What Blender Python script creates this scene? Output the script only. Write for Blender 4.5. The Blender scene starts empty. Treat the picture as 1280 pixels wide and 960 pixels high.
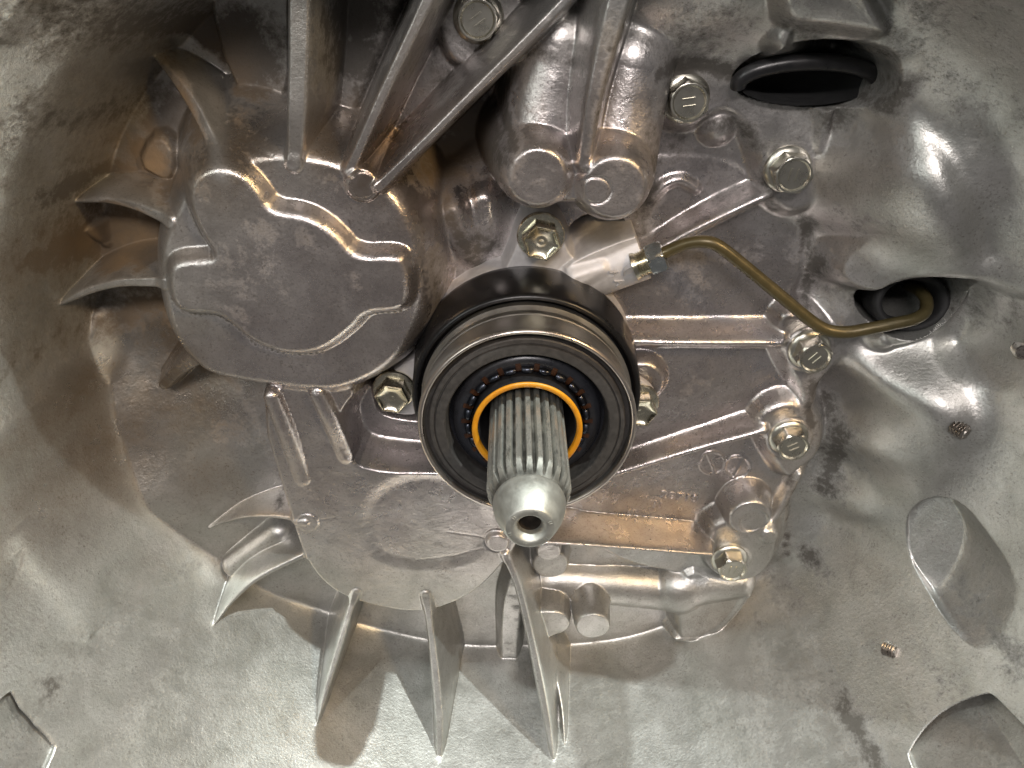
import bpy, math, random
import numpy as np
from mathutils import Vector, Matrix

# ------------------------------------------------------------------ camera
# Gearbox frame (mm): X right, Y up, Z along the shaft towards the viewer.
# Blender frame (m):  x = X, y = -Z, z = Y.
MM = 0.001
FPX, TILT = 1000.0, math.radians(30.5)
S_, C_ = math.sin(TILT), math.cos(TILT)
CAM = np.array([-5.2, 152.2, 280.9])
FWD = np.array([0, -S_, -C_]); UPV = np.array([0, C_, -S_])
def toB(p): return (p[0]*MM, -p[2]*MM, p[1]*MM)
def P(px, py, z):
    """photo pixel + known height above the casting floor -> gearbox frame"""
    d = FWD + (px-640)/FPX*np.array([1, 0, 0]) + (480-py)/FPX*UPV
    t = (z-CAM[2])/d[2]
    return CAM + t*d

scene = bpy.context.scene
cam_data = bpy.data.cameras.new('camera')
cam = bpy.data.objects.new('camera', cam_data); scene.collection.objects.link(cam)
cam.location = toB(CAM)
cam.rotation_euler = (math.radians(90)-TILT, 0, 0)
cam_data.sensor_width = 36.0; cam_data.lens = 36.0*FPX/1280.0
cam_data.clip_start = 0.005; cam_data.clip_end = 20
scene.camera = cam

# ------------------------------------------------------------------ world, lamps
world = bpy.data.worlds.new('World'); scene.world = world; world.use_nodes = True
bg = world.node_tree.nodes['Background']
bg.inputs[0].default_value = (1.0, 0.95, 0.93, 1); bg.inputs[1].default_value = 0.13

def area_lamp(name, loc, target, sx, sy, power, col, shape='RECTANGLE'):
    l = bpy.data.lights.new(name, 'AREA'); l.shape = shape; l.size = sx*MM; l.size_y = sy*MM
    l.energy = power; l.color = col
    o = bpy.data.objects.new(name, l); scene.collection.objects.link(o)
    a = Vector(toB(loc)); b = Vector(toB(target)); o.location = a
    o.rotation_euler = (b-a).to_track_quat('-Z', 'Y').to_euler()
    return o
area_lamp('overhead_work_lamp', (690, 1400, 452), (0, -100, 30), 22, 22, 38, (0.92, 1.0, 0.97), 'DISK')
area_lamp('overhead_work_lamp', (-300, 1480, 415), (0, -100, 30), 40, 40, 13, (0.92, 1.0, 0.97), 'DISK')
area_lamp('front_fill_lamp', (-60, 760, 1050), (0, 0, 0), 420, 150, 12.5, (1.0, 0.93, 0.90))  # added fill for workshop bounce, no such panel known
area_lamp('warm_bench_lamp', (430, 460, 480), (0, 20, 0), 80, 80, 3.4, (1.0, 0.70, 0.36))
area_lamp('side_fill_lamp', (-620, 420, 700), (60, 0, 0), 220, 420, 2.0, (0.95, 1.0, 0.95))  # added soft fill from the left, not a window

scene.view_settings.view_transform = 'Standard'; scene.view_settings.look = 'None'
scene.view_settings.gamma = 1.0; scene.view_settings.use_curve_mapping = False
scene.view_settings.exposure = -0.18
scene.render.engine = 'CYCLES'
scene.cycles.max_bounces = 5

# ------------------------------------------------------------------ materials
def nt(name):
    m = bpy.data.materials.new(name); m.use_nodes = True
    t = m.node_tree; b = t.nodes['Principled BSDF']
    return m, t, b
def node(t, kind, **kw):
    n = t.nodes.new(kind)
    for k, v in kw.items():
        if isinstance(v, (int, float, tuple)) and k in n.inputs: n.inputs[k].default_value = v
        else: setattr(n, k, v)
    return n
def noise(t, vec, scale, detail=4, rough=0.55, dist=0.0):
    n = t.nodes.new('ShaderNodeTexNoise'); t.links.new(vec, n.inputs['Vector'])
    n.inputs['Scale'].default_value = scale; n.inputs['Detail'].default_value = detail
    n.inputs['Roughness'].default_value = rough; n.inputs['Distortion'].default_value = dist
    return n.outputs['Fac']
def ramp(t, fac, a, b, lo=0.0, hi=1.0):
    n = t.nodes.new('ShaderNodeMapRange'); t.links.new(fac, n.inputs['Value'])
    n.inputs['From Min'].default_value = a; n.inputs['From Max'].default_value = b
    n.inputs['To Min'].default_value = lo; n.inputs['To Max'].default_value = hi
    return n.outputs['Result']
def math_(t, op, a, b):
    n = t.nodes.new('ShaderNodeMath'); n.operation = op; n.use_clamp = False
    for i, v in enumerate((a, b)):
        if isinstance(v, (int, float)): n.inputs[i].default_value = v
        else: t.links.new(v, n.inputs[i])
    return n.outputs[0]
def mixc(t, fac, a, b):
    n = t.nodes.new('ShaderNodeMix'); n.data_type = 'RGBA'
    for s, v in ((n.inputs['Factor'], fac), (n.inputs['A'], a), (n.inputs['B'], b)):
        if isinstance(v, (int, float)): s.default_value = v
        elif isinstance(v, tuple): s.default_value = (*v, 1)
        else: t.links.new(v, s)
    return n.outputs['Result']
def attr(t, name):
    n = t.nodes.new('ShaderNodeAttribute'); n.attribute_name = name
    return n.outputs['Fac']

def cast_material():
    m, t, b = nt('cast_aluminium'); L = t.links
    co = t.nodes.new('ShaderNodeTexCoord').outputs['Object']
    grime_shade, oil, oxide = attr(t, 'grime_shade'), attr(t, 'oil'), attr(t, 'oxide')
    n2 = noise(t, co, 130, 5, 0.7, 0.3); n3 = noise(t, co, 900, 4, 0.6)
    n4 = noise(t, co, 420, 4, 0.75); n5 = noise(t, co, 2400, 3, 0.7)
    n6 = noise(t, co, 55, 4, .62, .6)
    clean = mixc(t, ramp(t, n6, .35, .65), (.45, .413, .408), (.575, .535, .53))
    oxid = mixc(t, ramp(t, n6, .32, .68), (.36, .36, .338), (.52, .52, .50))
    col = mixc(t, oxide, clean, oxid)
    col = mixc(t, math_(t, 'MULTIPLY', ramp(t, n3, .52, .70), .30), col, (.22, .20, .175))
    col = mixc(t, ramp(t, n5, .55, .70, 0, .3), col, (.13, .115, .10))
    col = mixc(t, math_(t, 'MULTIPLY', ramp(t, noise(t, co, 1150, 3, .6), .55, .66, 0, .6), ramp(t, n2, .42, .62)), col, (.15, .135, .12))
    col = mixc(t, ramp(t, noise(t, co, 1500, 2, .5), .66, .74, 0, .5), col, (.70, .70, .66))
    # grime plus painted crevice shade: dark speckle where the map places it
    thr = math_(t, 'SUBTRACT', 1.0, grime_shade)
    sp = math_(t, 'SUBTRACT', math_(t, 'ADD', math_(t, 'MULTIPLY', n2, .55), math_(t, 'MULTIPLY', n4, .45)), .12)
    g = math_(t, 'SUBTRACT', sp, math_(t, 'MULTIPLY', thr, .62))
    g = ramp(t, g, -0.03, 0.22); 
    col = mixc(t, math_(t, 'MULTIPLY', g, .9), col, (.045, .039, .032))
    # brown oil film
    of = math_(t, 'MULTIPLY', oil, ramp(t, n2, .25, .6, .55, 1.0))
    col = mixc(t, of, col, (.215, .145, .078))
    L.new(col, b.inputs['Base Color'])
    met = ramp(t, g, 0, 1, .92, .2)
    met = math_(t, 'SUBTRACT', met, math_(t, 'MULTIPLY', oxide, .12))
    L.new(met, b.inputs['Metallic'])
    r = ramp(t, n2, .3, .7, .22, .37)
    r = math_(t, 'ADD', r, math_(t, 'MULTIPLY', g, .22))
    r = math_(t, 'ADD', r, math_(t, 'MULTIPLY', oxide, .09))
    r = math_(t, 'SUBTRACT', r, math_(t, 'MULTIPLY', oil, .12))
    L.new(r, b.inputs['Roughness'])
    h = math_(t, 'ADD', math_(t, 'MULTIPLY', n4, .6), math_(t, 'ADD', math_(t, 'MULTIPLY', n3, .4), math_(t, 'MULTIPLY', n5, .18)))
    bp = t.nodes.new('ShaderNodeBump'); bp.inputs['Strength'].default_value = .6
    bp.inputs['Distance'].default_value = .0004
    L.new(h, bp.inputs['Height']); L.new(bp.outputs[0], b.inputs['Normal'])
    return m

def metal(name, c1, c2, rough, scale=300, met=1.0, bump=.1, rvar=.08, aniso=None):
    m, t, b = nt(name); L = t.links
    co = t.nodes.new('ShaderNodeTexCoord').outputs['Object']
    n1 = noise(t, co, scale, 5, .65); n2 = noise(t, co, scale*5, 4, .6)
    L.new(mixc(t, ramp(t, n1, .35, .65), c1, c2), b.inputs['Base Color'])
    b.inputs['Metallic'].default_value = met
    L.new(ramp(t, n1, .3, .7, rough-rvar, rough+rvar), b.inputs['Roughness'])
    bp = t.nodes.new('ShaderNodeBump'); bp.inputs['Strength'].default_value = bump
    bp.inputs['Distance'].default_value = .0002
    L.new(n2, bp.inputs['Height']); L.new(bp.outputs[0], b.inputs['Normal'])
    return m

def spline_material():
    m, t, b = nt('worn_splined_steel'); L = t.links
    co = t.nodes.new('ShaderNodeTexCoord').outputs['Object']
    mp = t.nodes.new('ShaderNodeMapping'); L.new(co, mp.inputs['Vector'])
    mp.inputs['Scale'].default_value = (1, .28, 1)
    n1 = noise(t, mp.outputs[0], 420, 5, .7); n2 = noise(t, co, 160, 4, .6)
    col = mixc(t, ramp(t, n1, .50, .64), (.52, .52, .48), (.20, .20, .185))
    col = mixc(t, ramp(t, n2, .45, .7, 0, .5), col, (.36, .36, .33))
    # grease and painted groove shade in the spline roots
    sx = t.nodes.new('ShaderNodeSeparateXYZ'); L.new(co, sx.inputs[0])
    rr = math_(t, 'SQRT', math_(t, 'ADD', math_(t, 'POWER', sx.outputs['X'], 2.0), math_(t, 'POWER', sx.outputs['Z'], 2.0)), 0)
    gz = math_(t, 'MULTIPLY', ramp(t, rr, .0123, .0112), ramp(t, n2, .3, .6, .3, .8))
    col = mixc(t, gz, col, (.045, .042, .036))
    L.new(col, b.inputs['Base Color']); b.inputs['Metallic'].default_value = .85
    L.new(ramp(t, n1, .4, .7, .34, .55), b.inputs['Roughness'])
    bp = t.nodes.new('ShaderNodeBump'); bp.inputs['Strength'].default_value = .25
    bp.inputs['Distance'].default_value = .0002
    L.new(n1, bp.inputs['Height']); L.new(bp.outputs[0], b.inputs['Normal'])
    return m

M = {}
M['cast'] = cast_material()
M['body'] = metal('die_cast_silver', (.50, .485, .485), (.57, .555, .555), .58, 500, .6, .3)
M['spline'] = spline_material()
M['nose'] = metal('turned_steel', (.36, .36, .33), (.43, .43, .40), .5, 350, .85, .25)
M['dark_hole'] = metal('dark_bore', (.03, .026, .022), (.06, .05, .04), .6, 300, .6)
M['zinc'] = metal('yellow_zinc_steel', (.62, .58, .45), (.70, .67, .56), .24, 260, 1.0, .06)
M['bolt'] = metal('zinc_bolt_steel', (.54, .52, .45), (.64, .62, .55), .30, 160, 1.0, .03, .05)
M['blue_zinc'] = metal('clear_zinc_steel', (.58, .63, .63), (.68, .72, .72), .25, 260, 1.0, .05)
M['pipe'] = metal('olive_coated_pipe', (.070, .056, .024), (.092, .073, .032), .36, 220, .35, .08, .05)
M['rubber'] = metal('black_rubber', (.010, .010, .011), (.018, .017, .018), .34, 300, .0, .1)
M['gloss_black'] = metal('glossy_black_plastic', (.004, .004, .0045), (.007, .0065, .007), .3, 200, .0, .03, .04)
M['matt_rubber'] = metal('matt_black_rubber', (.006, .006, .0065), (.010, .010, .0105), .75, 300, .0, .2)
M['race'] = metal('bearing_steel', (.36, .35, .33), (.43, .42, .40), .44, 120, 1.0, .05, .05)
M['race_rim'] = metal('bearing_rim_steel', (.56, .50, .45), (.62, .56, .51), .3, 120, 1.0, .03, .04)
M['race_dark'] = metal('dark_bearing_face', (.040, .037, .035), (.058, .053, .050), .48, 500, .4, .3)
M['plate_dark'] = metal('blue_black_plate', (.016, .017, .021), (.024, .025, .030), .30, 200, .3, .05)
M['lug'] = metal('blued_lug_steel', (.035, .038, .048), (.05, .055, .07), .3, 200, .9, .03)
M['slot'] = metal('brown_cage_resin', (.022, .009, .004), (.040, .015, .006), .35, 400, .0, .1)
M['yellow'] = metal('amber_ring_plastic', (.40, .155, .005), (.47, .20, .008), .34, 200, .0, .04, .05)
M['stud'] = metal('stud_steel', (.34, .31, .28), (.44, .40, .37), .3, 400, 1.0, .05)

# ------------------------------------------------------------------ mesh helpers
def link(o): scene.collection.objects.link(o); return o
def root(name, label, cat, at=(0, 0, 0), group=None):
    o = link(bpy.data.objects.new(name, None)); o.location = toB(at)
    o.empty_display_size = .01
    o['label'] = label; o['category'] = cat
    if group: o['group'] = group
    o['g0'] = [float(v) for v in at]
    return o
def origin_of(o): 
    return np.array(o['g0']) if 'g0' in o else np.zeros(3)
def mesh_G(name, V, faces, mat, parent=None, smooth=True, normals=None, attrs=None, sharp=None):
    """V in the gearbox frame (absolute); stored relative to the parent's origin"""
    V = np.asarray(V, dtype=np.float64)
    o0 = origin_of(parent) if parent is not None else np.zeros(3)
    W = V-o0
    B = np.column_stack((W[:, 0], -W[:, 2], W[:, 1]))*MM
    me = bpy.data.meshes.new(name)
    if isinstance(faces, np.ndarray):
        n, k = faces.shape
        me.vertices.add(len(B)); me.vertices.foreach_set('co', B.astype(np.float32).ravel())
        me.loops.add(n*k); me.loops.foreach_set('vertex_index', faces.astype(np.int32).ravel())
        me.polygons.add(n); me.polygons.foreach_set('loop_start', np.arange(0, n*k, k, dtype=np.int32))
        me.update(calc_edges=True)
    else:
        me.from_pydata(B.tolist(), [], faces)
    if smooth:
        me.polygons.foreach_set('use_smooth', np.ones(len(me.polygons), dtype=bool))
    if attrs:
        for k_, v in attrs.items():
            a = me.attributes.new(k_, 'FLOAT', 'POINT'); a.data.foreach_set('value', v.astype(np.float32))
    if normals is not None:
        N = np.column_stack((normals[:, 0], -normals[:, 2], normals[:, 1]))
        a = me.attributes.new('custom_normal', 'FLOAT_VECTOR', 'POINT')
        a.data.foreach_set('vector', N.astype(np.float32).ravel())
    me.materials.append(mat)
    if sharp is not None:
        me.set_sharp_from_angle(angle=math.radians(sharp))
    o = link(bpy.data.objects.new(name, me))
    if parent is not None: 
        o.parent = parent; o['g0'] = [float(v) for v in o0]
        if 'g0' in parent and parent.type == 'MESH': o['g0'] = list(parent['g0'])
    return o

def lathe(prof, n=96, closed=False):
    """prof list of (r, z) -> verts/faces round +Z"""
    prof = np.array(prof, float); m = len(prof)
    th = np.arange(n)*2*math.pi/n
    V = np.zeros((m, n, 3))
    V[:, :, 0] = prof[:, 0:1]*np.cos(th); V[:, :, 1] = prof[:, 0:1]*np.sin(th); V[:, :, 2] = prof[:, 1:2]
    F = []
    for i in range(m if closed else m-1):
        i2 = (i+1) % m
        for j in range(n):
            k = (j+1) % n
            F.append((i*n+j, i*n+k, i2*n+k, i2*n+j))
    V = V.reshape(-1, 3)
    return V, F
def lathe_min(shape, prof, n):
    """rings whose radius is limited by an angular outline: r = min(shape(theta), prof r)"""
    prof = np.array(prof, float); m = len(prof)
    th = np.arange(n)*2*math.pi/n; s = shape(th)
    R = np.minimum(prof[:, 0:1], s[None, :])
    V = np.zeros((m, n, 3)); V[:, :, 0] = R*np.cos(th); V[:, :, 1] = R*np.sin(th); V[:, :, 2] = prof[:, 1:2]
    F = [(i*n+j, i*n+(j+1) % n, (i+1)*n+(j+1) % n, (i+1)*n+j) for i in range(m-1) for j in range(n)]
    return V.reshape(-1, 3), F
def cap(V, F, ring0, n, flip=False):
    F.append(tuple(range(ring0, ring0+n))[::-1] if flip else tuple(range(ring0, ring0+n)))
def frame(axis):
    a = np.array(axis, float); a /= np.linalg.norm(a)
    h = np.array([0, 1, 0]) if abs(a[1]) < .9 else np.array([1, 0, 0])
    u = np.cross(h, a); u /= np.linalg.norm(u); v = np.cross(a, u)
    return u, v, a
def orient(V, axis, at, spin=0):
    u, v, a = frame(axis)
    c, s = math.cos(spin), math.sin(spin)
    x = V[:, 0]*c-V[:, 1]*s; y = V[:, 0]*s+V[:, 1]*c
    return np.outer(x, u)+np.outer(y, v)+np.outer(V[:, 2], a)+np.array(at)
def catmull(pts, n=8):
    p = np.array(pts, float); q = np.vstack((2*p[0]-p[1], p, 2*p[-1]-p[-2])); out = []
    for i in range(1, len(q)-2):
        for t in np.linspace(0, 1, n, endpoint=False):
            a, b, c, d = q[i-1], q[i], q[i+1], q[i+2]
            out.append(.5*((2*b)+(-a+c)*t+(2*a-5*b+4*c-d)*t*t+(-a+3*b-3*c+d)*t**3))
    out.append(p[-1]); return np.array(out)
def sweep(path, r, n=20):
    path = np.array(path); T = np.gradient(path, axis=0); T /= np.linalg.norm(T, axis=1)[:, None]
    u, v, _ = frame(T[0]); V = []; F = []
    th = np.arange(n)*2*math.pi/n
    for i, (p, t) in enumerate(zip(path, T)):
        u = u-t*np.dot(u, t); u /= np.linalg.norm(u); v = np.cross(t, u)
        V.append(p+r*(np.outer(np.cos(th), u)+np.outer(np.sin(th), v)))
        if i: F += [((i-1)*n+j, (i-1)*n+(j+1) % n, i*n+(j+1) % n, i*n+j) for j in range(n)]
    return np.vstack(V), F
def merge(*parts):
    V = []; F = []; o = 0
    for v, f in parts:
        V.append(np.asarray(v)); F += [tuple(i+o for i in q) for q in f]; o += len(v)
    return np.vstack(V), F

# ------------------------------------------------------------------ relief engine
class Relief:
    """height map of a casting, z(X, Y) in mm, with a part id for every cell"""
    def __init__(s, x0, x1, y0, y1, dx, base):
        s.x = np.arange(x0, x1+dx*.5, dx); s.y = np.arange(y0, y1+dx*.5, dx); s.dx = dx
        s.X, s.Y = np.meshgrid(s.x, s.y)
        s.H = base(s.X, s.Y) if callable(base) else np.full(s.X.shape, float(base))
        s.L = np.zeros(s.X.shape, np.int32); s.names = ['']
    def win(s, pts, m):
        i0 = max(0, np.searchsorted(s.x, pts[:, 0].min()-m)); i1 = np.searchsorted(s.x, pts[:, 0].max()+m)
        j0 = max(0, np.searchsorted(s.y, pts[:, 1].min()-m)); j1 = np.searchsorted(s.y, pts[:, 1].max()+m)
        return (slice(j0, j1), slice(i0, i1))
    def put(s, w, h, blend, name, cut=False):
        H = s.H[w]; 
        if H.size == 0: return
        if cut: a, b = -H, -h
        else: a, b = H, h
        d = np.maximum(blend-np.abs(a-b), 0)
        r = np.maximum(a, b)+d*d/(4*max(blend, 1e-6))
        if name:
            s.names.append(name); s.L[w] = np.where(b > a+0.02, len(s.names)-1, s.L[w])
        s.H[w] = -r if cut else r
    @staticmethod
    def drop(d, k, r):
        e = np.clip(d+r, 0, None)
        return np.where(d < r, k*e*e/(4*r), k*d)
    @staticmethod
    def sdf(X, Y, P_):
        D = np.full(X.shape, 1e9); sgn = np.ones(X.shape)
        n = len(P_)
        for i in range(n):
            a = P_[i]; b = P_[i-1]; ex, ey = b-a; wx, wy = X-a[0], Y-a[1]
            t = np.clip((wx*ex+wy*ey)/(ex*ex+ey*ey+1e-12), 0, 1)
            D = np.minimum(D, (wx-ex*t)**2+(wy-ey*t)**2)
            c1 = Y >= a[1]; c2 = Y < b[1]; c3 = ex*wy > ey*wx
            sgn = np.where((c1 & c2 & c3) | (~c1 & ~c2 & ~c3), -sgn, sgn)
        return sgn*np.sqrt(D)
    @staticmethod
    def chaikin(p, it=2):
        p = np.array(p, float)
        for _ in range(it):
            q = np.roll(p, -1, axis=0)
            p = np.stack((.75*p+.25*q, .25*p+.75*q), 1).reshape(-1, p.shape[1])
        return p
    def plateau(s, poly, z, k=4., r=1.5, blend=2., name=None, it=2, cut=False, zm=None):
        """poly: photo pixels of the outline (seen at height zm, else z); z: height, or one per point (plane fit)"""
        zs = np.full(len(poly), float(z)) if np.isscalar(z) else np.array(z, float)
        G = np.array([P(a[0], a[1], q if zm is None else (s.surf(a[0], a[1]) if zm == 'surf' else zm)) for a, q in zip(poly, zs)])
        if np.isscalar(z): zf = lambda X, Y: z
        else:
            A = np.column_stack((np.ones(len(G)), G[:, 0], G[:, 1])); c = np.linalg.lstsq(A, zs, rcond=None)[0]
            zf = lambda X, Y: c[0]+c[1]*X+c[2]*Y
        pts = s.chaikin(G[:, :2], it)
        w = s.win(pts, 95./k+6); X, Y = s.X[w], s.Y[w]
        d = s.sdf(X, Y, pts)
        h = zf(X, Y)+s.drop(d, k, r) if cut else zf(X, Y)-s.drop(d, k, r)
        s.put(w, h, blend, name, cut)
    def disc(s, px, py, rad_mm, z, name=None, **kw):
        c = P(px, py, z); kw = dict(dict(k=6., r=1., blend=1.5, cut=False), **kw)
        pts = np.array([[c[0]-rad_mm, c[1]-rad_mm], [c[0]+rad_mm, c[1]+rad_mm]])
        w = s.win(pts, 95./kw['k']+6); d = np.hypot(s.X[w]-c[0], s.Y[w]-c[1])-rad_mm
        h = z+s.drop(d, kw['k'], kw['r']) if kw['cut'] else z-s.drop(d, kw['k'], kw['r'])
        s.put(w, h, kw['blend'], name, kw['cut'])
    def rib(s, path, hw, k=6., r=1.2, blend=3., name=None, smooth=True, tube=None):
        """path: (px, py, z) of the crest; hw: half width mm (scalar or per point)"""
        hw = np.full(len(path), float(hw)) if np.isscalar(hw) else np.array(hw, float)
        G = np.array([P(*p) for p in path]); Q = np.column_stack((G, hw))
        if smooth and len(Q) > 2: Q = catmull(Q, 8)
        w = s.win(Q[:, :2], 95./k+8 if tube is None else hw.max()+2); X, Y = s.X[w], s.Y[w]
        D = np.full(X.shape, 1e9); Z = np.zeros(X.shape); Gw = np.zeros(X.shape)
        for a, b in zip(Q[:-1], Q[1:]):
            e = b[:2]-a[:2]; t = np.clip(((X-a[0])*e[0]+(Y-a[1])*e[1])/(e@e+1e-12), 0, 1)
            d = np.hypot(X-a[0]-e[0]*t, Y-a[1]-e[1]*t); m = d < D
            D = np.where(m, d, D); Z = np.where(m, a[2]+(b[2]-a[2])*t, Z); Gw = np.where(m, a[3]+(b[3]-a[3])*t, Gw)
        if tube is None: best = Z-s.drop(D-Gw, k, r)
        else: best = Z-Gw*tube+tube*np.sqrt(np.clip(Gw*Gw-D*D, 0, None))-np.where(D > Gw, (D-Gw)*8, 0)
        s.put(w, best, blend, name)
    def bump(s, path, amp, w_mm, closed=False):
        """raised or sunk line along photo pixels (px, py, z)"""
        G = np.array([P(*p) for p in path])[:, :2]
        if closed: G = np.vstack((G, G[:1]))
        w = s.win(G, w_mm*4); X, Y = s.X[w], s.Y[w]; D = np.full(X.shape, 1e9)
        for a, b in zip(G[:-1], G[1:]):
            e = b-a; t = np.clip(((X-a[0])*e[0]+(Y-a[1])*e[1])/(e@e+1e-12), 0, 1)
            D = np.minimum(D, np.hypot(X-a[0]-e[0]*t, Y-a[1]-e[1]*t))
        s.H[w] += amp*np.exp(-(D/w_mm)**2)
    def surf(s, px, py, z0=138.):
        """height where the ray of a photo pixel first meets the relief"""
        zz = np.arange(z0, -60, -.4); g0, g1 = P(px, py, z0), P(px, py, -60.)
        t = (z0-zz)/(z0+60.); xs = g0[0]+(g1[0]-g0[0])*t; ys = g0[1]+(g1[1]-g0[1])*t
        i = np.clip(np.round((xs-s.x[0])/s.dx).astype(int), 0, len(s.x)-1); j = np.clip(np.round((ys-s.y[0])/s.dx).astype(int), 0, len(s.y)-1)
        hit = np.nonzero((s.H[j, i] >= zz) & (np.hypot(xs, ys) < 233))[0]
        return float(zz[hit[0]]) if len(hit) else 0.
    def sink(s, poly, depth, soft=2., name=None, it=2):
        """press an outline (photo pixels, on the present surface) into, or with depth < 0 out of, the relief"""
        G = np.array([P(a[0], a[1], s.surf(*a)) for a in poly]); pts = s.chaikin(G[:, :2], it)
        w = s.win(pts, soft+2); d = s.sdf(s.X[w], s.Y[w], pts)
        t = np.clip((soft*.5-d)/soft, 0, 1); t = t*t*(3-2*t)
        s.H[w] -= depth*t
        if name:
            s.names.append(name); s.L[w] = np.where(t > .02, len(s.names)-1, s.L[w])
    def wrib(s, path, up, hw, **kw):
        """rib that follows the present surface, its crest 'up' mm above it"""
        s.rib([(a[0], a[1], s.surf(*a)+u) for a, u in zip(path, up if not np.isscalar(up) else [up]*len(path))], hw, **kw)
    def normals(s):
        gy, gx = np.gradient(s.H, s.dx)
        N = np.stack((-gx, -gy, np.ones_like(gx)), -1)
        return N/np.linalg.norm(N, axis=-1)[..., None]
    def build(s, keep, part_for, mat, attrs):
        ny, nx = s.H.shape; N = s.normals().reshape(-1, 3)
        V = np.stack((s.X, s.Y, s.H), -1).reshape(-1, 3)
        idx = np.arange(ny*nx).reshape(ny, nx)
        Q = np.stack((idx[:-1, :-1], idx[:-1, 1:], idx[1:, 1:], idx[1:, :-1]), -1).reshape(-1, 4)
        kf = (keep[:-1, :-1] & keep[1:, 1:] & keep[:-1, 1:] & keep[1:, :-1]).ravel()
        lab = s.L[:-1, :-1].ravel(); out = {}
        for l in range(len(s.names)):
            f = Q[(lab == l) & kf]
            if len(f) < 30: continue
            u, inv = np.unique(f, return_inverse=True)
            nm, parent = part_for(l, s.names[l])
            out[l] = mesh_G(nm, V[u], inv.reshape(-1, 4), mat, parent, True, N[u], {k: a.ravel()[u] for k, a in attrs.items()})
        return out

rng = np.random.default_rng(7)
def value_noise(X, Y, scale, seed):
    """smooth lattice noise, -1..1"""
    g = np.random.default_rng(seed).uniform(-1, 1, (256, 256))
    u, v = X/scale+500, Y/scale+500; i, j = np.floor(u).astype(int), np.floor(v).astype(int)
    f, h = u-i, v-j; f = f*f*(3-2*f); h = h*h*(3-2*h)
    a = g[i % 256, j % 256]; b = g[(i+1) % 256, j % 256]; c = g[i % 256, (j+1) % 256]; d = g[(i+1) % 256, (j+1) % 256]
    return (a*(1-f)+b*f)*(1-h)+(c*(1-f)+d*f)*h

# ------------------------------------------------------------------ the housing casting
CTRL = [  # photo pixel and height above the plate floor, mm
 (800,280,0),(900,260,0),(950,350,0),(850,350,0),(900,500,0),(850,450,0),(830,600,0),(900,620,0),(750,650,0),(700,400,0),(640,520,0),
 (250,100,-12),(310,80,-14),(230,60,-10),(450,80,-14),(540,60,-10),(580,180,-16),(600,220,-12),(580,270,0),(165,260,-4),(150,320,-6),(190,230,-2),(180,300,-6),(400,60,-14),(200,330,-6),(230,180,-3),
 (190,400,-8),(150,440,-4),(250,450,-8),(200,560,4),(280,560,2),(120,540,8),(300,520,0),(100,460,2),
 (220,690,8),(290,640,4),(320,770,4),(260,740,8),(330,690,0),(160,640,16),
 (440,790,-4),(600,790,-5),(700,810,-6),(540,790,-5),(400,770,-3),(660,760,-8),(580,720,-5),(800,810,-6),
 (900,800,-8),(960,770,-6),(1050,780,8),(1000,790,0),
 (1090,560,18),(1100,480,22),(1200,540,38),(1150,630,30),(1170,505,34),(1045,500,-5),(1040,465,-3),(1052,575,-4),(1030,640,-6),(1000,735,-10),(1080,640,14),(1070,720,12),
 (1150,430,14),(1200,430,20),(1100,432,9),
 (1050,280,14),(1100,200,26),(1150,280,32),(1200,200,38),(1130,110,32),(1100,30,40),
 (1045,340,10),(1000,320,0),(1018,285,-3),(1020,345,-4),(1060,170,10),(1045,140,2),(1050,400,8),
 (800,60,14),(850,30,24),(900,60,14),(920,0,34),(800,0,24),(700,40,-4),(640,30,-10),(820,200,0),(740,300,-4),
]
def far_points():
    return [(r*math.cos(math.radians(a)), r*math.sin(math.radians(a)), z) for a in range(0, 360, 15)
            for r, z in ((240, 30 if 60 > a or a > 300 else 0), (300, 30))]
CP = np.array([tuple(P(*c)) for c in CTRL]+far_points())
BELL = [  # direction round the shaft (degrees), foot radius mm, wall slope
 (-180,168,6),(-165,170,4.5),(-150,172,4.5),(-135,175,5),(-115,176,6),(-90,174,7),(-65,178,6),(-45,178,4.5),(-30,170,3.4),(-10,158,3),
 (10,152,3),(40,154,3.2),(65,150,4),(90,150,4),(115,160,6),(130,164,8),(150,166,8),(165,167,8),(180,168,6)]
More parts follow.
